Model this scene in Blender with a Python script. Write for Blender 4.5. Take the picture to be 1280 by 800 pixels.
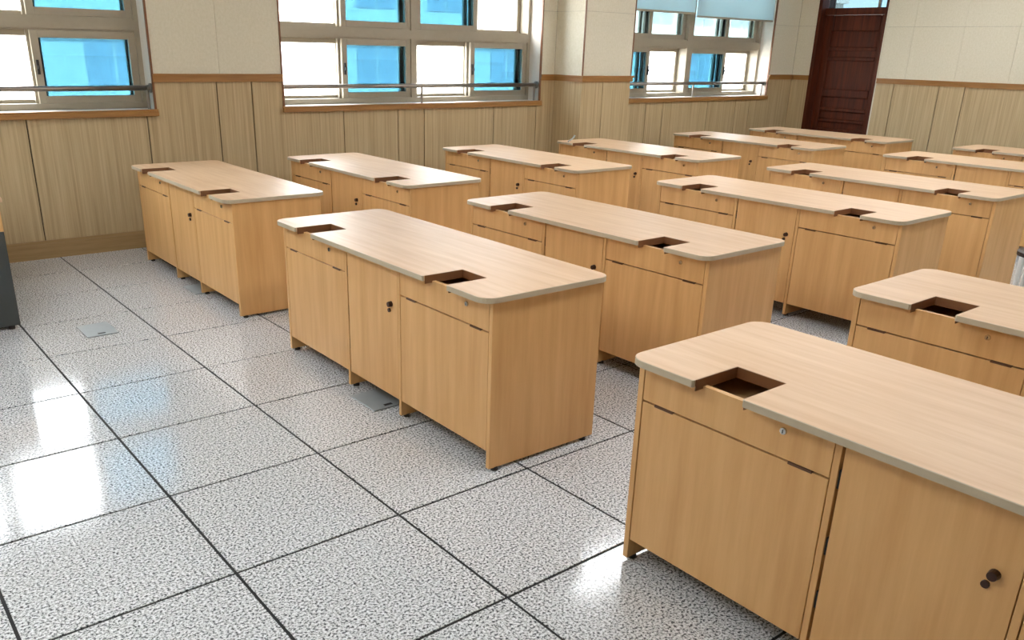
import bpy, bmesh, math, random
from mathutils import Matrix, Vector

random.seed(7)
for o in list(bpy.data.objects):
    bpy.data.objects.remove(o)
scene = bpy.context.scene
COL = scene.collection

# ------------------------------------------------------------------ camera
F_PX, YAW, PITCH, ROLL = 1057.225, 0.89290, 0.36448, 0.02368
CAM = Vector((-0.806, -2.215, 1.541))
PPX, PPY = -33.012, 64.792          # principal point offset of the cropped photograph (pixels)
d = Vector((math.cos(PITCH)*math.cos(YAW), math.cos(PITCH)*math.sin(YAW), -math.sin(PITCH)))
r = Vector((math.sin(YAW), -math.cos(YAW), 0)); u = r.cross(d)
c_, s_ = math.cos(ROLL), math.sin(ROLL)
r2 = r*c_ + u*s_; u2 = -r*s_ + u*c_
cam_data = bpy.data.cameras.new('camera')
cam_data.sensor_fit = 'HORIZONTAL'; cam_data.sensor_width = 36.0
cam_data.lens = F_PX*36.0/1280.0
cam_data.shift_x = -PPX/1280.0; cam_data.shift_y = PPY/1280.0
cam_data.clip_start = 0.05; cam_data.clip_end = 300
cam = bpy.data.objects.new('camera', cam_data); COL.objects.link(cam)
M = Matrix.Identity(4)
for i in range(3):
    M[i][0] = r2[i]; M[i][1] = u2[i]; M[i][2] = -d[i]; M[i][3] = CAM[i]
cam.matrix_world = M
scene.camera = cam

# ------------------------------------------------------------------ world, exposure
world = bpy.data.worlds.new('overcast_sky'); scene.world = world
world.use_nodes = True
bg = world.node_tree.nodes['Background']
bg.inputs['Color'].default_value = (0.93, 0.96, 1.0, 1)
bg.inputs['Strength'].default_value = 7.0
scene.view_settings.view_transform = 'Standard'
scene.view_settings.look = 'None'
scene.view_settings.gamma = 1.0
scene.view_settings.use_curve_mapping = False
scene.view_settings.exposure = 1.65
LAMP_STRENGTH = 5.2
sun_data = bpy.data.lights.new('sun', 'SUN'); sun_data.energy = 14.0; sun_data.angle = math.radians(4); sun_data.color = (1.0, 0.97, 0.92)
sun = bpy.data.objects.new('sun', sun_data); COL.objects.link(sun); sun.location = (0, -10, 12)
sun.rotation_euler = Vector((0.25, 0.75, -0.62)).to_track_quat('-Z', 'Y').to_euler()   # from behind this building on to the one opposite

# ------------------------------------------------------------------ materials
def lin(c):
    return tuple((v/255/12.92 if v/255 <= 0.04045 else ((v/255+0.055)/1.055)**2.4) for v in c)

def new_mat(name):
    m = bpy.data.materials.new(name); m.use_nodes = True
    nt = m.node_tree
    return m, nt, nt.nodes['Principled BSDF']

def plain(name, rgb, rough=0.5, metal=0.0, var=0.06, scale=30.0):
    """one colour with a light procedural mottling"""
    m, nt, b = new_mat(name)
    b.inputs['Roughness'].default_value = rough
    b.inputs['Metallic'].default_value = metal
    geo = nt.nodes.new('ShaderNodeNewGeometry')
    n = nt.nodes.new('ShaderNodeTexNoise'); n.inputs['Scale'].default_value = scale; n.inputs['Detail'].default_value = 3
    nt.links.new(geo.outputs['Position'], n.inputs['Vector'])
    mix = nt.nodes.new('ShaderNodeMix'); mix.data_type = 'RGBA'
    a = lin(rgb)
    mix.inputs['A'].default_value = tuple(v*(1-var) for v in a)+(1,)
    mix.inputs['B'].default_value = tuple(min(1, v*(1+var)) for v in a)+(1,)
    nt.links.new(n.outputs['Fac'], mix.inputs['Factor'])
    nt.links.new(mix.outputs['Result'], b.inputs['Base Color'])
    return m

def grain(name, dark, light, stretch, rough=0.45, bump=0.02, contrast=(0.3, 0.7), coarse=None):
    """streaky grain: noise squeezed by a mapping of the world position"""
    m, nt, b = new_mat(name)
    b.inputs['Roughness'].default_value = rough
    geo = nt.nodes.new('ShaderNodeNewGeometry')
    mp = nt.nodes.new('ShaderNodeMapping'); mp.inputs['Scale'].default_value = stretch
    nt.links.new(geo.outputs['Position'], mp.inputs['Vector'])
    n = nt.nodes.new('ShaderNodeTexNoise'); n.inputs['Scale'].default_value = 1.0
    n.inputs['Detail'].default_value = 5; n.inputs['Roughness'].default_value = 0.6
    nt.links.new(mp.outputs['Vector'], n.inputs['Vector'])
    rp = nt.nodes.new('ShaderNodeValToRGB')
    rp.color_ramp.elements[0].position = contrast[0]; rp.color_ramp.elements[1].position = contrast[1]
    rp.color_ramp.elements[0].color = lin(dark)+(1,); rp.color_ramp.elements[1].color = lin(light)+(1,)
    nt.links.new(n.outputs['Fac'], rp.inputs['Fac'])
    nt.links.new(rp.outputs['Color'], b.inputs['Base Color'])
    if bump:
        bp = nt.nodes.new('ShaderNodeBump'); bp.inputs['Strength'].default_value = bump; bp.inputs['Distance'].default_value = 0.002
        nt.links.new(n.outputs['Fac'], bp.inputs['Height'])
        nt.links.new(bp.outputs['Normal'], b.inputs['Normal'])
    return m

def terrazzo(name):
    m, nt, b = new_mat(name)
    geo = nt.nodes.new('ShaderNodeNewGeometry')
    n1 = nt.nodes.new('ShaderNodeTexNoise'); n1.inputs['Scale'].default_value = 125; n1.inputs['Detail'].default_value = 2.0
    n1.inputs['Roughness'].default_value = 0.65
    nt.links.new(geo.outputs['Position'], n1.inputs['Vector'])
    rp = nt.nodes.new('ShaderNodeValToRGB'); cr = rp.color_ramp
    cr.interpolation = 'LINEAR'
    cr.elements[0].position = 0.38; cr.elements[0].color = lin((66, 68, 74))+(1,)
    cr.elements[1].position = 0.49; cr.elements[1].color = lin((194, 197, 200))+(1,)
    e = cr.elements.new(0.64); e.color = lin((236, 238, 242))+(1,)
    nt.links.new(n1.outputs['Fac'], rp.inputs['Fac'])
    nt.links.new(rp.outputs['Color'], b.inputs['Base Color'])
    n2 = nt.nodes.new('ShaderNodeTexNoise'); n2.inputs['Scale'].default_value = 3.0
    nt.links.new(geo.outputs['Position'], n2.inputs['Vector'])
    mr = nt.nodes.new('ShaderNodeMapRange'); mr.inputs['To Min'].default_value = 0.05; mr.inputs['To Max'].default_value = 0.16
    nt.links.new(n2.outputs['Fac'], mr.inputs['Value'])
    nt.links.new(mr.outputs['Result'], b.inputs['Roughness'])
    b.inputs['IOR'].default_value = 1.5
    return m

def glass(name, tint):
    """thin tinted pane: tinted transparency with a Fresnel reflection"""
    m = bpy.data.materials.new(name); m.use_nodes = True; nt = m.node_tree
    nt.nodes.clear()
    out = nt.nodes.new('ShaderNodeOutputMaterial')
    t = nt.nodes.new('ShaderNodeBsdfTransparent'); t.inputs['Color'].default_value = tint+(1,)
    g = nt.nodes.new('ShaderNodeBsdfGlossy'); g.inputs['Roughness'].default_value = 0.02
    lw = nt.nodes.new('ShaderNodeLayerWeight'); lw.inputs['Blend'].default_value = 0.5
    pw = nt.nodes.new('ShaderNodeMath'); pw.operation = 'POWER'; pw.inputs[1].default_value = 5.0
    nt.links.new(lw.outputs['Facing'], pw.inputs[0])
    f = nt.nodes.new('ShaderNodeMath'); f.operation = 'MULTIPLY_ADD'; f.inputs[1].default_value = 0.96; f.inputs[2].default_value = 0.035
    nt.links.new(pw.outputs[0], f.inputs[0])
    mx = nt.nodes.new('ShaderNodeMixShader')
    nt.links.new(f.outputs[0], mx.inputs[0]); nt.links.new(t.outputs[0], mx.inputs[1]); nt.links.new(g.outputs[0], mx.inputs[2])
    nt.links.new(mx.outputs[0], out.inputs['Surface'])
    return m

def blind_mat(name):
    m = bpy.data.materials.new(name); m.use_nodes = True; nt = m.node_tree
    nt.nodes.clear()
    out = nt.nodes.new('ShaderNodeOutputMaterial')
    a = nt.nodes.new('ShaderNodeBsdfDiffuse'); a.inputs['Color'].default_value = (0.72, 0.84, 0.9, 1)
    b = nt.nodes.new('ShaderNodeBsdfTranslucent'); b.inputs['Color'].default_value = (0.88, 0.95, 0.98, 1)
    mx = nt.nodes.new('ShaderNodeMixShader')
    geo = nt.nodes.new('ShaderNodeNewGeometry')
    w = nt.nodes.new('ShaderNodeTexNoise'); w.inputs['Scale'].default_value = 6
    nt.links.new(geo.outputs['Position'], w.inputs['Vector'])
    mr = nt.nodes.new('ShaderNodeMapRange'); mr.inputs['To Min'].default_value = 0.76; mr.inputs['To Max'].default_value = 0.86
    nt.links.new(w.outputs['Fac'], mr.inputs['Value']); nt.links.new(mr.outputs['Result'], mx.inputs[0])
    nt.links.new(a.outputs[0], mx.inputs[1]); nt.links.new(b.outputs[0], mx.inputs[2])
    nt.links.new(mx.outputs[0], out.inputs['Surface'])
    return m

def emitter(name, rgb, strength):
    m = bpy.data.materials.new(name); m.use_nodes = True; nt = m.node_tree
    nt.nodes.clear()
    out = nt.nodes.new('ShaderNodeOutputMaterial')
    e = nt.nodes.new('ShaderNodeEmission'); e.inputs['Color'].default_value = rgb+(1,); e.inputs['Strength'].default_value = strength
    nt.links.new(e.outputs[0], out.inputs['Surface'])
    return m

MAPLE_D, MAPLE_L = (206, 156, 97), (224, 178, 120)
mat_front = grain('maple_laminate_upright', MAPLE_D, MAPLE_L, (22, 22, 1.6), rough=0.42)
mat_top = grain('maple_laminate_worktop', (205, 168, 131), (221, 189, 155), (26, 1.8, 10), rough=0.44)
mat_top.node_tree.nodes['Principled BSDF'].inputs['Specular IOR Level'].default_value = 0.32
mat_inner = grain('maple_laminate_inside', (176, 132, 84), (192, 150, 100), (14, 2, 14), rough=0.55)
mat_edge = plain('taupe_edge_band', (186, 172, 148), 0.45)
mat_lining = plain('brown_cutout_lining', (120, 78, 46), 0.5)
mat_dark = plain('black_plastic', (28, 24, 22), 0.5)
mat_slot_shade = plain('slot_shade_brown', (92, 58, 34), 0.6)  # shade of the finger cut-outs, given as a colour
mat_lock = plain('chrome_lock', (200, 198, 192), 0.25, 1.0)
mat_lockdark = plain('dark_lock', (58, 36, 28), 0.35, 0.3)
mat_tile = terrazzo('speckled_floor_tile')
mat_joint = plain('dark_floor_joint', (17, 18, 20), 0.8)
mat_lid = plain('grey_floor_box_lid', (156, 164, 168), 0.35, 0.2)
mat_wains = grain('wainscot_wood_grain', (168, 146, 108), (196, 174, 136), (75, 75, 1.3), rough=0.55, contrast=(0.32, 0.68))
mat_upper = grain('cream_wall_panel', (206, 199, 176), (222, 216, 199), (60, 60, 45), rough=0.8, contrast=(0.2, 0.8))
mat_wallcore = plain('dark_panel_gap', (74, 58, 38), 0.8)
mat_mould = grain('brown_wood_moulding', (142, 98, 50), (168, 122, 68), (3, 3, 60), rough=0.4)
mat_bead = plain('red_brown_corner_bead', (122, 78, 48), 0.45)
mat_base = grain('baseboard_wood', (150, 122, 82), (172, 142, 98), (3, 3, 40), rough=0.5)
mat_plaster = plain('white_plaster', (214, 208, 198), 0.85)
mat_ceiling = plain('white_ceiling', (226, 226, 222), 0.9)
mat_alu = plain('taupe_window_frame', (160, 150, 132), 0.4, 0.0)
mat_steel = plain('brushed_steel', (150, 144, 138), 0.38, 1.0)
mat_door = grain('mahogany_door', (58, 22, 9), (92, 40, 18), (30, 30, 1.5), rough=0.55)
mat_door.node_tree.nodes['Principled BSDF'].inputs['Specular IOR Level'].default_value = 0.25
mat_clear = glass('clear_glass', (0.95, 0.965, 0.97))
mat_blue = glass('blue_tinted_glass', (0.135, 0.255, 0.312))
mat_paleblue = glass('pale_blue_glass', (0.29, 0.355, 0.37))
mat_transom = glass('transom_glass', (0.17, 0.215, 0.235))
mat_blind = blind_mat('pale_blind_fabric')
mat_grey = plain('dark_grey_laminate', (62, 66, 66), 0.45)
mat_white = plain('white_enamel', (226, 228, 228), 0.35)
mat_seat = plain('dark_stool_seat', (52, 40, 34), 0.5)
mat_facade = plain('pale_facade', (214, 206, 198), 0.9, scale=2)
mat_facade_win = plain('facade_window', (168, 170, 176), 1.0)
mat_ground = plain('pale_paving', (170, 168, 162), 0.9, scale=1)
mat_lamp = emitter('lamp_diffuser', (0.94, 0.97, 1.0), LAMP_STRENGTH)
mat_lamp_off = plain('unlit_lamp_diffuser', (226, 228, 230), 0.5)

# ------------------------------------------------------------------ mesh helpers
def add_box(bm, x0, x1, y0, y1, z0, z1):
    vs = [bm.verts.new(p) for p in ((x0,y0,z0),(x1,y0,z0),(x1,y1,z0),(x0,y1,z0),(x0,y0,z1),(x1,y0,z1),(x1,y1,z1),(x0,y1,z1))]
    for f in ((3,2,1,0),(4,5,6,7),(0,1,5,4),(1,2,6,5),(2,3,7,6),(3,0,4,7)):
        bm.faces.new([vs[i] for i in f])

def add_prism(bm, pts, z0, z1):
    """polygon in xy (counter-clockwise) raised from z0 to z1"""
    a = [bm.verts.new((x, y, z0)) for x, y in pts]; b = [bm.verts.new((x, y, z1)) for x, y in pts]
    n = len(pts)
    bm.faces.new(a[::-1]); bm.faces.new(b)
    for i in range(n):
        j = (i+1) % n
        bm.faces.new((a[i], a[j], b[j], b[i]))

def add_prism_x(bm, pts, x0, x1):
    """polygon in yz extruded along x"""
    a = [bm.verts.new((x0, y, z)) for y, z in pts]; b = [bm.verts.new((x1, y, z)) for y, z in pts]
    n = len(pts)
    bm.faces.new(a[::-1]); bm.faces.new(b)
    for i in range(n):
        j = (i+1) % n
        bm.faces.new((a[i], a[j], b[j], b[i]))

def add_cyl(bm, p0, p1, rad, seg=14, rad2=None):
    p0 = Vector(p0); p1 = Vector(p1); ax = (p1-p0).normalized()
    t = Vector((0, 0, 1)) if abs(ax.z) < 0.9 else Vector((1, 0, 0))
    e1 = ax.cross(t).normalized(); e2 = ax.cross(e1)
    rad2 = rad if rad2 is None else rad2
    A = []; B = []
    for i in range(seg):
        w = 2*math.pi*i/seg; v = e1*math.cos(w)+e2*math.sin(w)
        A.append(bm.verts.new(p0+v*rad)); B.append(bm.verts.new(p1+v*rad2))
    bm.faces.new(A[::-1]); bm.faces.new(B)
    for i in range(seg):
        j = (i+1) % seg
        bm.faces.new((A[i], A[j], B[j], B[i]))

def add_ring(bm, x0, x1, z0, z1, w, y0, y1, wb=None):
    """rectangular frame in the xz plane, bar width w, between y0 and y1"""
    wb = w if wb is None else wb
    add_box(bm, x0, x0+w, y0, y1, z0, z1); add_box(bm, x1-w, x1, y0, y1, z0, z1)
    add_box(bm, x0+w, x1-w, y0, y1, z0, z0+wb); add_box(bm, x0+w, x1-w, y0, y1, z1-w, z1)

def make(name, bm, mat, parent=None, bevel=0.0, smooth=False):
    bmesh.ops.recalc_face_normals(bm, faces=bm.faces)
    if bevel:
        bmesh.ops.bevel(bm, geom=list(bm.edges), offset=bevel, segments=1, affect='EDGES')
    me = bpy.data.meshes.new(name); bm.to_mesh(me); bm.free()
    if smooth:
        for p in me.polygons: p.use_smooth = True
    me.materials.append(mat)
    o = bpy.data.objects.new(name, me); COL.objects.link(o)
    if parent is not None: o.parent = parent
    return o

def box(name, dims, mat, parent=None, bevel=0.0):
    bm = bmesh.new(); add_box(bm, *dims)
    return make(name, bm, mat, parent, bevel)

def empty(name, loc=(0, 0, 0), rz=0.0):
    o = bpy.data.objects.new(name, None); COL.objects.link(o)
    o.location = loc; o.rotation_euler = (0, 0, rz); o.empty_display_size = 0.1
    return o

def tag(o, label=None, cat=None, group=None, kind=None):
    if label: o['label'] = label
    if cat: o['category'] = cat
    if group: o['group'] = group
    if kind: o['kind'] = kind
    return o

def copy_tree(o, parent=None):
    c = o.copy(); COL.objects.link(c); c.parent = parent
    for ch in list(o.children):
        copy_tree(ch, c)
    return c

def share(src, parent, loc):
    """another piece with the same mesh"""
    c = src.copy(); COL.objects.link(c); c.parent = parent; c.location = loc
    return c

# ------------------------------------------------------------------ room dimensions
XF, XD = -2.4, 9.95          # front wall, door wall
YR, YW = -4.2, 4.70          # right wall, window wall
ZC = 2.75
T = 0.6
MOULD0, MOULD1 = 1.25, 1.31
SILL0, SILL1 = 1.0, 1.05
WIN_TOP = 2.42
WINDOWS = [(-1.455, 1.437), (2.505, 5.397), (6.51, 9.405)]
PIL = (5.594, 6.31, 4.285)   # pillar x0, x1, front y
YF = 4.88                    # inner face of the window frames
DOOR = (3.51, 4.44)          # door opening in y
DOOR_TOP = 2.62

# ------------------------------------------------------------------ floor
floor = box('floor', (XF-0.1, XD+0.4, YR-0.1, YW+0.45, -0.12, -0.003), mat_joint)
tag(floor, 'raised access floor of speckled grey tiles with dark joints', kind='structure')
G = 0.005
bm = bmesh.new(); add_box(bm, G-T/2, T/2-G, G-T/2, T/2-G, -0.012, 0)
proto_tile = make('tile', bm, mat_tile, floor, bevel=0.0012)
first = True
rest = bmesh.new(); nrest = 0
ix0, ix1 = int(math.floor(XF/T)), int(math.ceil(XD/T))
iy0, iy1 = int(math.floor(YR/T)), int(math.ceil(YW/T))
rnd = random.Random(3)
def in_view(cx, cy):
    q = Vector((cx, cy, 0))-CAM
    dep = q.dot(d)
    if dep < 0.6: return False
    sx = 640+PPX+F_PX*q.dot(r2)/dep; sy = 400+PPY-F_PX*q.dot(u2)/dep
    return -320 < sx < 1560 and sy < 1100
for i in range(ix0, ix1):
    for j in range(iy0, iy1):
        x0, y0 = i*T, j*T
        x1, y1 = min(x0+T, XD+0.3), min(y0+T, YW)
        full = x1-x0 > T-1e-6 and y1-y0 > T-1e-6
        tilt = (rnd.uniform(-0.0016, 0.0016), rnd.uniform(-0.0016, 0.0016), 0)
        if full and in_view(x0+T/2, y0+T/2):
            t = proto_tile if first else share(proto_tile, floor, (0, 0, 0))
            t.location = (x0+T/2, y0+T/2, 0); t.rotation_euler = tilt; first = False
        elif in_view(x0+T/2, y0+T/2):
            bm = bmesh.new(); add_box(bm, x0+G, x1-G, y0+G, y1-G, -0.012, 0)
            make('tile', bm, mat_tile, floor)
        else:
            add_box(rest, x0+G, x1-G, y0+G, y1-G, -0.012, 0); nrest += 1
tag(make('tile_field', rest, mat_tile, floor), kind='stuff')

def floor_box(x0, x1, y0, y1, label):
    o = empty('floor_outlet_box', ((x0+x1)/2, (y0+y1)/2, 0.0012))
    hx, hy = (x1-x0)/2, (y1-y0)/2
    box('lid', (-hx, hx, -hy, hy, 0, 0.005), mat_lid, o, 0.0015)
    bm = bmesh.new()
    add_box(bm, -0.02, 0.02, -hy*0.80, -hy*0.66, 0.005, 0.0065)
    make('finger_catch', bm, mat_dark, o)
    tag(o, label, 'floor outlet', 'outlet lids in the floor')
floor_box(0.245, 0.415, 2.60, 2.84, 'grey outlet lid in the open floor tiles near the dark grey console')
floor_box(1.0, 1.18, 0.82, 1.04, 'grey outlet lid half under the desk nearest the middle of the floor')
floor_box(1.05, 1.22, 3.12, 3.36, 'grey outlet lid half under the front desk by the windows')

# ------------------------------------------------------------------ window wall (left in the photograph)
wall_left = empty('wall_left', (0, YW, 0)); tag(wall_left, 'window wall with wood grain wainscot below cream panels', kind='structure')
CORE = 0.016
def L(x0, x1, y0, y1, z0, z1):   # world box expressed relative to wall_left
    return (x0, x1, y0-YW, y1-YW, z0, z1)
core = bmesh.new()
yb0, yb1 = YW+CORE, YW+0.36
add_box(core, *L(XF-0.1, XD+0.5, yb0, yb1, -0.1, SILL0))
add_box(core, *L(XF-0.1, XD+0.5, yb0, yb1, WIN_TOP, ZC+0.1))
edges = [XF-0.1] + [v for w in WINDOWS for v in w] + [XD+0.5]
for a in range(0, len(edges), 2):
    add_box(core, *L(edges[a]+(CORE if a else 0), edges[a+1]-(CORE if a < len(edges)-2 else 0), yb0, yb1, SILL0, WIN_TOP))
make('masonry', core, mat_wallcore, wall_left)

def under_sill(x):
    return any(a-1e-6 <= x <= b+1e-6 for a, b in WINDOWS)

grooves = [-2.4]
g0 = 0.52
seq = []
k = g0-1.71
while k < XD:
    for off in (0, 0.845, 1.415):
        seq.append(k+off)
    k += 1.71
bounds = sorted([XF] + [v for v in seq if XF+0.05 < v < XD-0.05] + [XD])
GAP = 0.0045
for a, b in zip(bounds[:-1], bounds[1:]):
    cuts = [a] + [v for w in WINDOWS for v in w if a+1e-4 < v < b-1e-4] + [b]
    pieces = []
    for p, q in zip(cuts[:-1], cuts[1:]):
        mid = (p+q)/2
        if PIL[0] < mid < PIL[1] and q <= PIL[1] and p >= PIL[0]:
            continue
        top = SILL0 if under_sill(mid) else MOULD0+0.02
        pieces.append((p + (GAP if p == a else 0), q - (GAP if q == b else 0), top))
    if not pieces: continue
    bm = bmesh.new()
    for p, q, top in pieces:
        add_box(bm, *L(p, q, YW, YW+CORE, 0.12, top))
    make('wainscot_board', bm, mat_wains, wall_left)

def upper_panels(parent, spans, zs, maker):
    for a, b in spans:
        for z0, z1 in zs:
            maker(a, b, z0, z1)
UZ = [(MOULD1-0.02, 1.914), (1.916, 2.52), (2.526, ZC)]
for x0, x1 in ((XF, -1.455), (1.437, 1.969), (1.969, 2.505), (5.397, 5.594), (6.31, 6.51), (9.405, XD)):
    for z0, z1 in UZ:
        box('wall_panel', L(x0+0.001, x1-0.001, YW, YW+CORE, z0, z1), mat_upper, wall_left)
for a, b in WINDOWS:
    n = 5; s = (b-a)/n
    for i in range(n):
        box('wall_panel', L(a+i*s+0.002, a+(i+1)*s-0.002, YW, YW+CORE, WIN_TOP, ZC), mat_upper, wall_left)
# plastered reveals around each window
for a, b in WINDOWS:
    bm = bmesh.new()
    add_box(bm, *L(a-CORE, a, YW+0.002, YF+0.17, SILL0+0.05, WIN_TOP))
    add_box(bm, *L(b, b+CORE, YW+0.002, YF+0.17, SILL0+0.05, WIN_TOP))
    add_box(bm, *L(a, b, YW+0.002, YF+0.17, WIN_TOP, WIN_TOP+CORE))
    make('reveal', bm, mat_plaster, wall_left)
# thin brown beads on the corners of the openings
for a, b in WINDOWS:
    for x in (a, b):
        box('corner_bead', L(x-0.007, x+0.007, YW-0.008, YW+0.012, SILL1, WIN_TOP), mat_bead, wall_left)

# pillar
pil = empty('wall_pillar', (0, 0, 0)); tag(pil, 'square pillar clad like the window wall, between two windows', kind='structure')
p0, p1, py = PIL
box('masonry', (p0+CORE, p1-CORE, py+CORE, YW+CORE, 0, ZC), mat_wallcore, pil)
for a, b in ((p0, 5.90), (5.90, p1)):
    box('wainscot_board', (a+GAP*(a != p0), b-GAP*(b != p1), py, py+CORE, 0.12, MOULD0+0.02), mat_wains, pil)
box('wainscot_board', (p0, p0+CORE, py+CORE, YW-0.001, 0.12, MOULD0+0.02), mat_wains, pil)
box('wainscot_board', (p1-CORE, p1, py+CORE, YW-0.001, 0.12, MOULD0+0.02), mat_wains, pil)
for z0, z1 in UZ:
    box('wall_panel', (p0, p1, py, py+CORE, z0, z1), mat_upper, pil)
    box('wall_panel', (p0, p0+CORE, py+CORE, YW-0.001, z0, z1), mat_upper, pil)
    box('wall_panel', (p1-CORE, p1, py+CORE, YW-0.001, z0, z1), mat_upper, pil)
for x in (p0, p1):
    box('corner_bead', (x-0.006, x+0.006, py-0.006, py+0.006, MOULD1, ZC), mat_bead, pil)
bm = bmesh.new()
add_box(bm, p0-0.014, p1+0.014, py-0.014, py+0.004, 0, 0.14)
add_box(bm, p0-0.014, p0+0.002, py+0.004, YW-0.014, 0, 0.14)
add_box(bm, p1-0.002, p1+0.014, py+0.004, YW-0.014, 0, 0.14)
make('skirting', bm, mat_base, pil)

# moulding strips (stepped profile)
def mould_y(name, x0, x1, y, label):     # on a wall facing -y
    bm = bmesh.new()
    add_box(bm, x0, x1, y-0.018, y+0.002, MOULD0, MOULD1-0.014)
    add_box(bm, x0, x1, y-0.028, y+0.002, MOULD1-0.016, MOULD1)
    o = make(name, bm, mat_mould); tag(o, label, kind='structure'); return o
mould_y('trim_1', XF, -1.455, YW, 'brown wood rail on the wall at the far left')
mould_y('trim_2', 1.437, 2.505, YW, 'brown wood rail between the first and second window')
mould_y('trim_3', 5.397, p0-0.002, YW, 'short brown wood rail beside the pillar')
mould_y('trim_4', 9.405, XD-0.002, YW, 'brown wood rail in the corner left of the door')
bm = bmesh.new()
for off, z0, z1 in ((0.018, MOULD0, MOULD1-0.014), (0.028, MOULD1-0.016, MOULD1)):
    add_box(bm, p0-off, p1+off, py-off, py+0.002, z0, z1)
    add_box(bm, p0-off, p0+0.002, py+0.002, YW-0.03, z0, z1)
    add_box(bm, p1-0.002, p1+off, py+0.002, YW-0.03, z0, z1)
tag(make('trim_5', bm, mat_mould), 'brown wood rail wrapped round the pillar', kind='structure')

bm = bmesh.new()
for a, b in ((XF, p0-0.016), (p1+0.016, XD-0.002)):
    add_box(bm, a, b, YW-0.014, YW+0.002, 0, 0.112)
    add_box(bm, a, b, YW-0.010, YW+0.002, 0.112, 0.135)
tag(make('baseboard_left', bm, mat_base), 'light wood baseboard under the window wall', kind='structure')

# ------------------------------------------------------------------ windows
ZB, ZT0, ZT1 = 1.085, 1.60, 1.70
def sash(win, x0, x1, z0, z1, y, mat, w=0.052, latch=None, dep=0.036, wb=None):
    bm = bmesh.new(); add_ring(bm, x0, x1, z0, z1, w, y, y+dep, wb)
    s = make('sash', bm, mat_alu, win, bevel=0.002)
    box('pane', (x0+w-0.006, x1-w+0.006, y+dep*0.45, y+dep*0.45+0.005, z0+(wb or w)-0.006, z1-w+0.006), mat, s)
    if latch is not None:
        bm = bmesh.new()
        zc = (z0+z1)/2
        add_box(bm, latch-0.009, latch+0.009, y-0.014, y+0.001, zc-0.05, zc+0.05)
        add_box(bm, latch-0.005, latch+0.005, y-0.030, y-0.013, zc-0.012, zc+0.012)
        make('latch', bm, mat_dark, s)
    return s

def window(n, x0, x1, blue, label, upper_mat=mat_blue):
    """blue: for (lower left, lower right, upper left, upper right) half, 'L' or 'R' side that the tinted inner sash stands on"""
    w = empty('window_%d' % n, (0, 0, 0)); tag(w, label, kind='structure')
    xm = (x0+x1)/2
    bm = bmesh.new()
    fy0, fy1 = YF, YF+0.17
    add_box(bm, x0, x0+0.035, fy0, fy1, ZB-0.045, WIN_TOP); add_box(bm, x1-0.035, x1, fy0, fy1, ZB-0.045, WIN_TOP)
    add_box(bm, x0+0.035, x1-0.035, fy0, fy1, ZB-0.045, ZB+0.01); add_box(bm, x0+0.035, x1-0.035, fy0, fy1, WIN_TOP-0.04, WIN_TOP)
    add_box(bm, xm-0.032, xm+0.032, fy0, fy1, ZB+0.01, WIN_TOP-0.04)
    for a, b in ((x0+0.035, xm-0.032), (xm+0.032, x1-0.035)):
        add_box(bm, a, b, fy0, fy1, ZT0+0.012, ZT1-0.012)
        add_box(bm, a, b, fy0+0.014, fy1, ZT0, ZT0+0.012)
        add_box(bm, a, b, fy0+0.014, fy1, ZT1-0.012, ZT1)
    make('frame', bm, mat_alu, w)
    halves = ((x0+0.035, xm-0.032), (xm+0.032, x1-0.035))
    for row, (z0, z1) in enumerate(((ZB+0.01, ZT0), (ZT1, WIN_TOP-0.04))):
        for h, (a, b) in enumerate(halves):
            side = blue[row*2+h]
            m = mat_blue if row == 0 else upper_mat
            wid = (b-a)*0.53
            if side == 'R': s0, s1, lx = b-wid, b, b-wid+0.022
            elif side == 'L': s0, s1, lx = a, a+wid, a+wid-0.022
            else: s0 = None
            if s0 is not None:
                sash(w, s0, s1, z0, z1, YF+0.012, m, latch=lx if row == 0 else None)
                # its twin, slid behind it
                o = 0.018 if side == 'L' else -0.018
                bm = bmesh.new(); add_box(bm, (s0 if side == 'R' else s1-0.045)+o, (s0+0.045 if side == 'R' else s1)+o, YF+0.055, YF+0.085, z0, z1)
                make('stile', bm, mat_alu, w)
            else:
                sash(w, a, a+wid, z0, z1, YF+0.012, m); sash(w, b-wid, b, z0, z1, YF+0.055, m)
            # outer layer
            sash(w, a, a+wid, z0, z1, YF+0.095, mat_clear, w=0.042, dep=0.03, wb=0.026); sash(w, b-wid, b, z0, z1, YF+0.132, mat_clear, w=0.042, dep=0.03, wb=0.026)
    # sill: pale board with a brown wooden nosing
    sl = box('window_sill', (x0, x1, YW-0.005, YF, SILL1-0.02, SILL1), mat_plaster, w)
    bm = bmesh.new()
    add_box(bm, x0-0.012, x1+0.012, YW-0.034, YW-0.004, SILL0+0.003, SILL1-0.008)
    add_box(bm, x0-0.012, x1+0.012, YW-0.030, YW-0.004, SILL1-0.008, SILL1+0.002)
    make('nosing', bm, mat_mould, sl, bevel=0.003)
    bm = bmesh.new(); add_box(bm, x0, x1, YF-0.012, YF+0.17, SILL1, ZB-0.043)
    make('bottom_track', bm, mat_alu, w)
    return w
window(1, *WINDOWS[0], 'LRLR', 'first window at the left edge with grey sliding sashes and blue glass')
window(2, *WINDOWS[1], 'RRRL', 'wide middle window with grey sliding sashes, blue and clear panes')
window(3, *WINDOWS[2], 'LLxx', 'far window right of the pillar, half covered by pale blinds', upper_mat=mat_paleblue)

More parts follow.
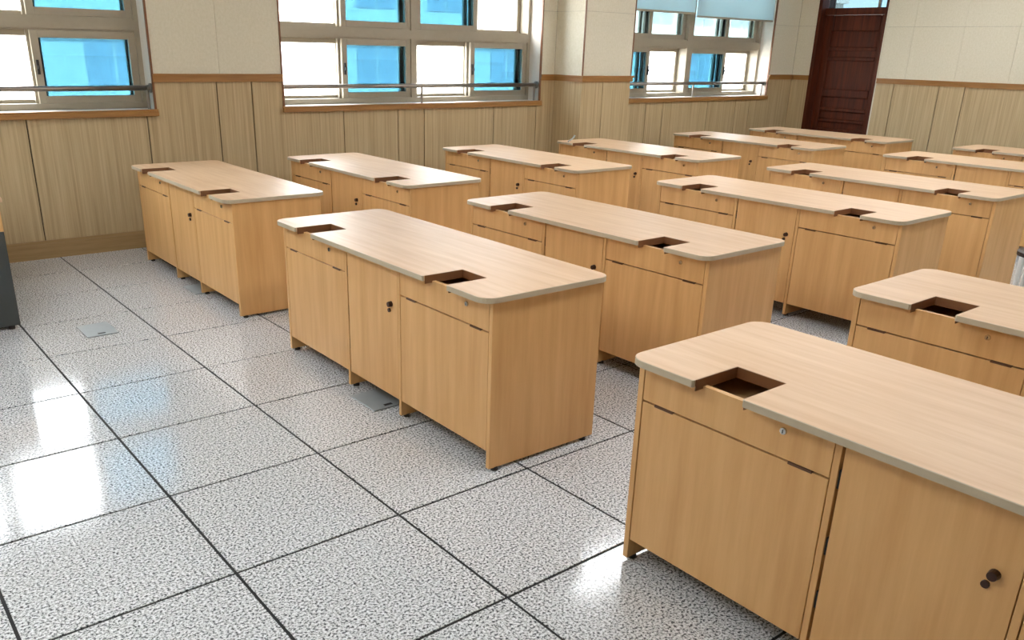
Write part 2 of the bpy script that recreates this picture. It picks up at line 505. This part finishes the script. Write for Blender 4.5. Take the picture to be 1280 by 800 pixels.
def rail(x0, x1, label):
    y, z = YW+0.055, 1.205
    o = empty('window_rail', ((x0+x1)/2, y, z)); hx = (x1-x0)/2
    bm = bmesh.new(); add_cyl(bm, (-hx+0.01, 0, 0), (hx-0.01, 0, 0), 0.019)
    make('bar', bm, mat_steel, o, smooth=True)
    for sx in (-1, 1):
        bm = bmesh.new(); add_cyl(bm, (sx*hx, 0, 0), (sx*(hx-0.012), 0, 0), 0.036); add_cyl(bm, (sx*(hx-0.012), 0, 0), (sx*(hx-0.035), 0, 0), 0.022)
        make('flange', bm, mat_steel, o)
        bm = bmesh.new(); add_cyl(bm, (sx*(hx-0.03), 0, -z+SILL1), (sx*(hx-0.03), 0, -0.012), 0.011)
        make('post', bm, mat_steel, o)
    bm = bmesh.new(); add_cyl(bm, (0, 0, -z+SILL1), (0, 0, -0.012), 0.011); make('post', bm, mat_steel, o)
    tag(o, label, 'rail', 'steel rails across the windows')
rail(*WINDOWS[0], 'steel safety rail across the window at the left edge')
rail(*WINDOWS[1], 'steel safety rail across the wide middle window')
rail(*WINDOWS[2], 'steel safety rail across the far window with the blinds')

def blind(x0, x1, zb, label):
    o = empty('roller_blind', ((x0+x1)/2, YW+0.03, zb)); hx = (x1-x0)/2
    top = WIN_TOP-0.03
    n = 14; bm = bmesh.new(); fr = []; bk = []
    for i in range(n+1):
        x = -hx+0.01+(2*hx-0.02)*i/n; yy = 0.004*math.sin(i*1.3)
        fr.append((bm.verts.new((x, yy, 0.02)), bm.verts.new((x, yy*0.3, top-zb)))); bk.append((bm.verts.new((x, yy+0.0015, 0.02)), bm.verts.new((x, yy*0.3+0.0015, top-zb))))
    for i in range(n):
        bm.faces.new((fr[i][0], fr[i+1][0], fr[i+1][1], fr[i][1])); bm.faces.new((bk[i+1][0], bk[i][0], bk[i][1], bk[i+1][1]))
        bm.faces.new((fr[i+1][0], fr[i][0], bk[i][0], bk[i+1][0]))
    make('fabric', bm, mat_blind, o, smooth=True)
    box('bottom_bar', (-hx+0.008, hx-0.008, -0.006, 0.008, 0, 0.022), mat_alu, o, 0.002)
    bm = bmesh.new(); add_cyl(bm, (-hx, 0.004, top-zb), (hx, 0.004, top-zb), 0.026); make('roller', bm, mat_white, o)
    tag(o, label, 'blind', 'roller blinds')
blind(6.53, 7.83, 1.975, 'pale translucent roller blind on the pillar side of the far window')
blind(7.85, 9.40, 1.945, 'pale translucent roller blind nearest the door, hanging slightly lower')

# ------------------------------------------------------------------ door wall (back)
wall_back = empty('wall_back', (XD, 0, 0)); tag(wall_back, 'wall with the brown door, cream panels over wood grain wainscot', kind='structure')
def B(x0, x1, y0, y1, z0, z1): return (x0-XD, x1-XD, y0, y1, z0, z1)
bm = bmesh.new()
add_box(bm, *B(XD+CORE, XD+0.32, YR-0.1, DOOR[0]-CORE, -0.1, ZC+0.1))
add_box(bm, *B(XD+CORE, XD+0.32, DOOR[1]+CORE, YW+0.02, -0.1, ZC+0.1))
add_box(bm, *B(XD+CORE, XD+0.32, DOOR[0]-CORE, DOOR[1]+CORE, DOOR_TOP, ZC+0.1))
make('masonry', bm, mat_wallcore, wall_back)
yb = [DOOR[0]]
k = 3.27; steps = [0.55, 0.295, 0.845]; i = 0
while k > YR+0.1:
    yb.append(k); k -= steps[i % 3]; i += 1
yb.append(YR)
for b_, a_ in zip(yb[:-1], yb[1:]):
    box('wainscot_board', B(XD, XD+CORE, a_+GAP, b_-GAP, 0.12, MOULD0+0.02), mat_wains, wall_back)
box('wainscot_board', B(XD, XD+CORE, DOOR[1], YW, 0.12, MOULD0+0.02), mat_wains, wall_back)
ub = [DOOR[0], 3.15]
k = 2.565
while k > YR+0.1:
    ub.append(k); k -= 0.585
ub.append(YR)
for b_, a_ in zip(ub[:-1], ub[1:]):
    for z0, z1 in ((MOULD1-0.02, 1.900), (1.902, 2.52), (2.526, ZC)):
        box('wall_panel', B(XD, XD+CORE, a_+0.001, b_-0.001, z0, z1), mat_upper, wall_back)
for z0, z1 in UZ:
    box('wall_panel', B(XD, XD+CORE, DOOR[1], YW-0.002, z0, z1), mat_upper, wall_back)
box('wall_panel', B(XD, XD+CORE, DOOR[0], DOOR[1], DOOR_TOP, ZC), mat_upper, wall_back)
box('corner_bead', B(XD-0.006, XD+0.02, DOOR[0]-0.014, DOOR[0]+0.001, 0, DOOR_TOP), mat_upper, wall_back)

def mould_x(name, y0, y1, label):
    bm = bmesh.new()
    add_box(bm, XD-0.018, XD+0.002, y0, y1, MOULD0, MOULD1-0.014)
    add_box(bm, XD-0.028, XD+0.002, y0, y1, MOULD1-0.016, MOULD1)
    tag(make(name, bm, mat_mould), label, kind='structure')
mould_x('trim_6', YR, DOOR[0]-0.016, 'brown wood rail on the wall right of the door')
mould_x('trim_7', DOOR[1]+0.002, YW-0.03, 'very short brown wood rail between door and corner')
bm = bmesh.new()
for a, b in ((YR, DOOR[0]-0.002), (DOOR[1]+0.002, YW-0.016)):
    add_box(bm, XD-0.014, XD+0.002, a, b, 0, 0.135)
tag(make('baseboard_back', bm, mat_base), 'light wood baseboard under the door wall', kind='structure')

door = empty('door_1', (XD+0.2, (DOOR[0]+DOOR[1])/2, 0)); tag(door, 'dark red brown panelled door with a glazed light above', kind='structure')
def D(x0, x1, y0, y1, z0, z1):
    m = (DOOR[0]+DOOR[1])/2
    return (x0-XD-0.2, x1-XD-0.2, y0-m, y1-m, z0, z1)
bm = bmesh.new()
add_box(bm, *D(XD-0.012, XD+0.30, DOOR[1]-0.045, DOOR[1]+0.0, 0, DOOR_TOP))
add_box(bm, *D(XD+0.0, XD+0.30, DOOR[0], DOOR[0]+0.035, 0, DOOR_TOP))
add_box(bm, *D(XD-0.012, XD+0.30, DOOR[0]+0.035, DOOR[1]-0.045, DOOR_TOP-0.05, DOOR_TOP))
add_box(bm, *D(XD+0.08, XD+0.30, DOOR[0]+0.035, DOOR[1]-0.045, 2.05, 2.13))
make('door_frame', bm, mat_door, door)
# leaf with stiles, rails and sunk panels
yl0, yl1 = DOOR[0]+0.036, DOOR[1]-0.046
bm = bmesh.new()
lx0, lx1 = XD+0.13, XD+0.172
add_box(bm, *D(lx0+0.026, lx1, yl0, yl1, 0.006, 2.048))
leaf = make('leaf', bm, mat_door, door)
rails = [(0.006, 0.20), (0.42, 0.47), (0.60, 0.65), (0.735, 0.78), (0.87, 0.92), (1.05, 1.15), (1.50, 1.55), (1.62, 1.67), (1.86, 2.048)]
for z0, z1 in rails:
    box('door_rail', D(lx0, lx0+0.027, yl0+0.10, yl1-0.10, z0, z1), mat_door, door, 0.009)
for a, b in ((yl0, yl0+0.10), (yl1-0.10, yl1)):
    box('door_stile', D(lx0, lx0+0.027, a, b, 0.006, 2.048), mat_door, door, 0.003)
box('transom_pane', D(XD+0.15, XD+0.156, yl0, yl1, 2.13, DOOR_TOP-0.05), mat_transom, door)
bm = bmesh.new(); add_box(bm, *D(XD+0.135, XD+0.17, 3.70, 3.725, 2.13, DOOR_TOP-0.05))
make('glazing_bar', bm, mat_alu, door)

# ------------------------------------------------------------------ walls behind the camera, ceiling
def simple_wall(name, dims_core, boards, label):
    w = empty(name, (0, 0, 0)); tag(w, label, kind='structure')
    box('masonry', dims_core, mat_wallcore, w)
    for nm, dd, m in boards: box(nm, dd, m, w)
bs = []
for i in range(15):
    y0 = YR+i*(YW-YR)/15; y1 = YR+(i+1)*(YW-YR)/15
    bs.append(('wainscot_board', (XF-CORE, XF, y0+GAP, y1-GAP, 0.0, 1.28), mat_wains)); bs.append(('wall_panel', (XF-CORE, XF, y0+0.002, y1-0.002, 1.283, ZC), mat_upper))
simple_wall('wall_front', (XF-0.2, XF-CORE, YR-0.1, YW+0.1, -0.1, ZC+0.1), bs, 'front wall behind the camera, cream over wood grain')
bs = []
for i in range(20):
    x0 = XF+i*(XD-XF)/20; x1 = XF+(i+1)*(XD-XF)/20
    bs.append(('wainscot_board', (x0+GAP, x1-GAP, YR-CORE, YR, 0.0, 1.28), mat_wains)); bs.append(('wall_panel', (x0+0.002, x1-0.002, YR-CORE, YR, 1.283, ZC), mat_upper))
simple_wall('wall_right', (XF-0.1, XD+0.3, YR-0.2, YR-CORE, -0.1, ZC+0.1), bs, 'right wall out of frame, cream over wood grain')
tag(box('ceiling', (XF-0.1, XD+0.3, YR-0.1, YW+0.1, ZC, ZC+0.12), mat_ceiling), 'white ceiling above the classroom', kind='structure')

def lamp(x, y, label, mat):
    o = empty('ceiling_light', (x, y, ZC))
    bm = bmesh.new(); add_box(bm, -0.62, 0.62, -0.17, 0.17, -0.05, 0.0)
    make('housing', bm, mat_white, o)
    box('diffuser', (-0.61, 0.61, -0.16, 0.16, -0.13, -0.0505), mat, o)  # made deep so its glowing sides brighten upright faces
    tag(o, label, 'ceiling light', 'fluorescent ceiling lights')
for x, wx, ys in ((-1.3, 'added front', (3.4, 1.5, -0.4)), (1.5, 'added second', (-0.6, -2.9)), (4.2, 'middle', (2.0, -0.6, -2.9)),  # front and second rows: unseen lights added to brighten desk fronts and tops
                  (6.7, 'fourth', (2.0, -0.6, -2.9)), (8.4, 'back', (2.0, -0.6, -2.9))):
    for y, wy in zip(ys, ('window side', 'centre', 'right side')[-len(ys):]):
        on = x < 0 or 6 < x < 8 or (x > 8 and y > 1) or (4 < x < 6 and y > -1) or (1 < x < 4 and y > -1)  # lit ones chosen to balance brightness on desks and walls
        lamp(x, y, '%s flat white fluorescent ceiling light, %s row, %s' % ('lit' if on else 'unlit', wx, wy), mat_lamp if on else mat_lamp_off)

# ------------------------------------------------------------------ desks
LEN, DEP, H, RAD = 1.764, 0.641, 0.708, 0.06
TH = 0.021
NOTCH = ((0.247, 0.404), (1.360, 1.517)); ND = 0.195
def outline(i):
    """worktop outline inset by i, counter-clockwise, front edge at x=0"""
    pts = []
    rr = RAD-i
    def arc(cx, cy, a0, n=7, rad=rr):
        for k in range(n):
            a = a0+math.pi/2*k/(n-1); pts.append((cx+rad*math.cos(a), cy+rad*math.sin(a)))
    arc(RAD, RAD, math.pi)                       # front right corner (as seen from the front)
    arc(DEP-RAD, RAD, 1.5*math.pi)
    arc(DEP-RAD, LEN-RAD, 0)
    arc(RAD, LEN-RAD, math.pi/2)
    for a, b in reversed(NOTCH):
        pts.extend([(i+0.006, b+i+0.0), (i+0.006, b+i), (ND+i, b+i), (ND+i, a-i), (i+0.006, a-i)])
        # small eased corners at the mouth
        k = len(pts)-5
        pts[k] = (i, b+i+0.006); pts.append((i, a-i-0.006))
    return pts

def make_desk():
    o = empty('computer_desk')
    bm = bmesh.new(); add_prism(bm, outline(0.0022), H-TH+0.0005, H)
    top = make('worktop', bm, mat_top, o)
    # edge band: ring between outline(0) and outline(0.0022)
    bm = bmesh.new(); A = outline(0); Bn = outline(0.0022); n = len(A)
    zt, zb = H-0.0012, H-TH
    va = [bm.verts.new((x, y, zt)) for x, y in A]; vb = [bm.verts.new((x, y, zt+0.0008)) for x, y in Bn]
    vc = [bm.verts.new((x, y, zb)) for x, y in A]; vd = [bm.verts.new((x, y, zb)) for x, y in Bn]
    def inside(i): return 0.004 < A[i][0] < ND+0.01 and 0.2 < A[i][1] < LEN-0.2
    for i in range(n):
        j = (i+1) % n
        if inside(i) and inside(j): continue
        bm.faces.new((vc[i], vc[j], va[j], va[i])); bm.faces.new((va[i], va[j], vb[j], vb[i])); bm.faces.new((vd[j], vd[i], vb[i], vb[j])); bm.faces.new((vc[j], vc[i], vd[i], vd[j]))
    for v in [v for v in bm.verts if not v.link_faces]: bm.verts.remove(v)
    make('edge_band', bm, mat_edge, top)
    for a, b in NOTCH:                 # brown lining of each cut-out
        bm = bmesh.new(); t_ = 0.0022; z0, z1 = H-TH-0.012, H-0.001
        add_box(bm, 0.012, ND+t_, a-t_, a, z0, z1); add_box(bm, 0.012, ND+t_, b, b+t_, z0, z1); add_box(bm, ND, ND+t_, a, b, z0, z1)
        make('cutout_lining', bm, mat_lining, top)
    UND = H-TH
    X0, X1 = 0.045, 0.605           # carcass front and back
    E = 0.02
    Y0, Y1 = 0.015, LEN-0.015
    d1, d2 = 0.652, 1.104            # divider centres
    ZF = 0.085                      # underside of the fronts
    uprights = [(Y0, Y0+E), (d1-0.009, d1+0.009), (d2-0.009, d2+0.009), (Y1-E, Y1)]
    for k, (a, b) in enumerate(uprights):
        nm = 'end_panel' if k in (0, 3) else 'divider_panel'
        box(nm, (X0, X1 if k in (0, 3) else X1-0.02, a, b, 0.014, UND), mat_front, o, 0.001)
        for x in (X0+0.035, X1-0.05):
            bm = bmesh.new(); c = (a+b)/2
            add_cyl(bm, (x, c, 0.002), (x, c, 0.016), 0.016, 12, 0.013)
            make('glide', bm, mat_dark, o)
    box('back_panel', (X1-0.018, X1-0.001, Y0+E, Y1-E, 0.06, UND), mat_front, o)
    bm = bmesh.new()
    for (a, b) in ((Y0+E, d1-0.009), (d1+0.009, d2-0.009), (d2+0.009, Y1-E)):
        add_box(bm, X0+0.022, X1-0.02, a, b, ZF, ZF+0.016)
    make('bottom_board', bm, mat_inner, o)
    FT = 0.018
    DZ = 0.568
    for (a, b) in ((Y0+E+0.003, d1-0.009-0.003), (d2+0.009+0.003, Y1-E-0.003)):
        z0, z1 = DZ+0.003, UND-0.005
        pts = [(a, z0)]
        pts += [(b, z0), (b, z1), (a, z1)]
        bm = bmesh.new(); add_prism_x(bm, pts, X0+0.001, X0+0.001+FT)
        df = make('drawer_front', bm, mat_front, o)
        # lock: escutcheon and key slot, right of the middle
        ly, lz = (a+b)/2-0.165, 0.645
        bm = bmesh.new(); add_cyl(bm, (X0+0.002, ly, lz), (X0-0.004, ly, lz), 0.0105, 16, 0.009)
        lk = make('lock', bm, mat_lock, df); tag(lk, 'small round metal drawer lock')
        box('key_slot', (X0-0.0048, X0-0.0035, ly-0.0013, ly+0.0013, lz-0.005, lz+0.005), mat_dark, df)
        # open tray under the cut-out of the worktop
        bm = bmesh.new(); xa, xb, ya, yb_, zb_, zt_ = X0+FT+0.001, 0.45, a+0.012, b-0.012, 0.622, 0.668
        add_box(bm, xa, xb, ya, yb_, zb_, zb_+0.006)
        add_box(bm, xb-0.012, xb, ya, yb_, zb_+0.006, zt_)
        add_box(bm, xa, xb-0.012, ya, ya+0.012, zb_+0.006, zt_); add_box(bm, xa, xb-0.012, yb_-0.012, yb_, zb_+0.006, zt_)
        make('drawer_tray', bm, mat_inner, o)
        lp = box('lower_panel', (X0+0.001, X0+0.001+FT, a, b, ZF, DZ-0.003), mat_front, o, 0.0008)
        for g0_ in (a+0.045, b-0.115):      # dark strips standing in for the shade inside the finger cut-outs
            box('finger_slot_shade', (X0-0.0005, X0+0.012, g0_, g0_+0.07, DZ-0.0065, DZ+0.001), mat_slot_shade, lp, 0.001)
    # narrow middle door, a wider dark gap on its hinge side
    a, b = d1+0.009+0.003, d2-0.009-0.008
    dr = box('door', (X0+0.001, X0+0.001+FT, a, b, ZF, UND-0.004), mat_front, o, 0.0008)
    ly, lz = a+0.05, 0.512
    bm = bmesh.new(); add_cyl(bm, (X0+0.002, ly, lz), (X0-0.016, ly, lz), 0.013, 14, 0.011); add_cyl(bm, (X0+0.002, ly+0.012, lz-0.03), (X0-0.006, ly+0.012, lz-0.03), 0.009, 12)
    tag(make('lock', bm, mat_lockdark, dr), 'dark door knob with a key lock below')
    for z in (0.20, 0.36, 0.55):
        box('hinge', (X0+0.004, X0+0.016, b+0.001, b+0.007, z, z+0.05), mat_dark, dr)
    return o

DESKS = [
 ('M1', 1.016, 0.042, -0.56, 'maple two-seat desk standing whole in the middle of the picture, nearest the open floor'),
 ('L1', 1.042, 2.453, -0.49, 'maple desk at the far left by the windows, nearest the dark grey console'),
 ('N',  0.981, -2.415, -0.39, 'largest and nearest maple desk, cut off by the bottom right of the picture'),
 ('M2', 2.227, 0.032, 0.35, 'maple desk right behind the whole desk in the middle of the picture'),
 ('M3', 3.841, -0.027, 0.44, 'third maple desk back in the middle row, its right end in full view'),
 ('N2', 2.257, -2.382, 0.07, 'maple desk cut off by the right edge, second back, directly behind the nearest desk'),
 ('L2', 2.229, 2.406, -0.35, 'second maple desk from the left in the row below the middle window'),
 ('L3', 3.727, 2.384, -0.68, 'third maple desk from the left in the window row, just before the pillar'),
 ('L4', 5.106, 2.359, -0.05, 'fourth maple desk in the window row with a grey cable end on it'),
 ('M4', 5.236, 0.042, -0.26, 'fourth maple desk back in the middle row, right end at the picture edge'),
 ('L5', 6.915, 2.401, -0.05, 'fifth maple desk in the window row, below the far window'),
 ('L6', 8.334, 2.41, -0.32, 'farthest maple desk of the window row, in front of the brown door'),
 ('M5', 7.099, 0.056, -0.30, 'fifth maple desk back in the middle row, cut off by the right edge'),
 ('M6', 8.461, 0.038, 0.0, 'hindmost maple desk at the right edge, only its top showing before the pale wainscot'),
]
proto = make_desk()
for k, (key, x, y, a, label) in enumerate(DESKS):
    o = proto if k == 0 else copy_tree(proto)
    ang = math.radians(a)
    cx, cy = DEP/2, LEN/2
    # rotation about the desk's own middle
    ox = cx-(math.cos(ang)*cx-math.sin(ang)*cy); oy = cy-(math.sin(ang)*cx+math.cos(ang)*cy)
    o.location = (x+ox, y+oy, 0); o.rotation_euler = (0, 0, ang)
    tag(o, label, 'desk', 'two-seat classroom desks')

# cable end poking up beside the cut-out of the fourth window desk
cu = bmesh.new()
path = [(0, 0, 0.006), (0.012, 0.006, 0.012), (0.03, -0.004, 0.022), (0.045, -0.014, 0.036), (0.052, -0.02, 0.048)]
for p, q in zip(path[:-1], path[1:]): add_cyl(cu, p, q, 0.006, 8)
cab = empty('cable', (5.13, 3.955, H))
make('lead', cu, mat_lid, cab)
bm = bmesh.new(); add_cyl(bm, (0.05, -0.018, 0.044), (0.058, -0.027, 0.066), 0.009, 10); make('plug', bm, mat_lid, cab)
tag(cab, 'short grey cable end sticking up from a desk in the window row', 'cable')

# ------------------------------------------------------------------ dark grey console at the left edge
con = empty('teacher_console', (-0.37, 3.62, 0))
tag(con, 'dark grey console with a light wood top at the left edge', 'console')
cx, cy = -0.37, 3.62
def K(x0, x1, y0, y1, z0, z1): return (x0-cx, x1-cx, y0-cy, y1-cy, z0, z1)
for y in (3.0, 4.215):
    box('end_panel', K(-0.73, -0.005, y, y+0.025, 0.02, 0.55), mat_grey, con, 0.002)
    box('upper_rail', K(-0.73, -0.005, y, y+0.025, 0.552, 0.715), mat_front, con, 0.002)
box('back_panel', K(-0.045, -0.02, 3.026, 4.214, 0.05, 0.715), mat_grey, con)
box('shelf', K(-0.72, -0.046, 3.026, 4.214, 0.10, 0.12), mat_grey, con)
box('front_panel', K(-0.72, -0.70, 3.026, 4.214, 0.121, 0.712), mat_grey, con)
wt = box('worktop', K(-0.76, 0.006, 2.955, 4.27, 0.716, 0.742), mat_top, con, 0.003)
for x in (-0.68, -0.05):
    for y in (3.012, 4.227):
        bm = bmesh.new(); add_cyl(bm, (x-cx, y-cy, 0.001), (x-cx, y-cy, 0.022), 0.018, 12); make('foot', bm, mat_dark, con)

# ------------------------------------------------------------------ stool at the right edge
sx, sy = 4.935, -0.425
st = empty('stool', (sx, sy, 0)); tag(st, 'white-legged stool with a dark seat at the right edge, standing in the aisle', 'stool')
bm = bmesh.new(); add_cyl(bm, (0, 0, 0.452), (0, 0, 0.475), 0.168, 32); add_cyl(bm, (0, 0, 0.475), (0, 0, 0.482), 0.168, 32, 0.155)
make('seat', bm, mat_seat, st)
la = math.atan2(-0.327-sy, 4.80-sx)
for k in range(4):
    a = la+k*math.pi/2; x, y = 0.163*math.cos(a), 0.163*math.sin(a)
    bm = bmesh.new(); add_cyl(bm, (x, y, 0.016), (x, y, 0.452), 0.0155, 16); make('leg', bm, mat_white, st, smooth=False)
    bm = bmesh.new(); add_cyl(bm, (x, y, 0.001), (x, y, 0.018), 0.019, 12); make('foot_cap', bm, mat_dark, st)
bm = bmesh.new()
for k in range(24):
    a, b = 2*math.pi*k/24, 2*math.pi*(k+1)/24
    add_cyl(bm, (0.155*math.cos(a), 0.155*math.sin(a), 0.15), (0.155*math.cos(b), 0.155*math.sin(b), 0.15), 0.008, 8)
make('foot_ring', bm, mat_white, st)

# ------------------------------------------------------------------ outside the windows
tag(box('ground', (-60, 90, YW+0.6, 120, -4.4, -4.2), mat_ground), 'pale paved ground outside, a storey below', kind='structure')
bl = empty('neighbouring_building', (14, 30, -4.2)); tag(bl, 'pale building across the yard, washed out by daylight', 'building')
box('facade', (-40, 40, 0, 8, 0, 9.2), mat_facade, bl)
for z in (3.0, 6.2, 9.2):
    box('ledge', (-40, 40, -0.35, 0, z-0.25, z), mat_facade, bl)
wproto = None
for row, z in enumerate((1.2, 4.3, 7.2)):
    for k in range(22):
        x = -38+k*3.5
        if wproto is None:
            bm = bmesh.new(); add_box(bm, 0, 0.9, -0.04, 0.0, 0, 1.4); add_box(bm, 1.0, 1.9, -0.04, 0.0, 0, 1.4)
            wproto = make('facade_window', bm, mat_facade_win, bl); wproto.location = (x, 0, z)
        else:
            share(wproto, bl, (x, 0, z))
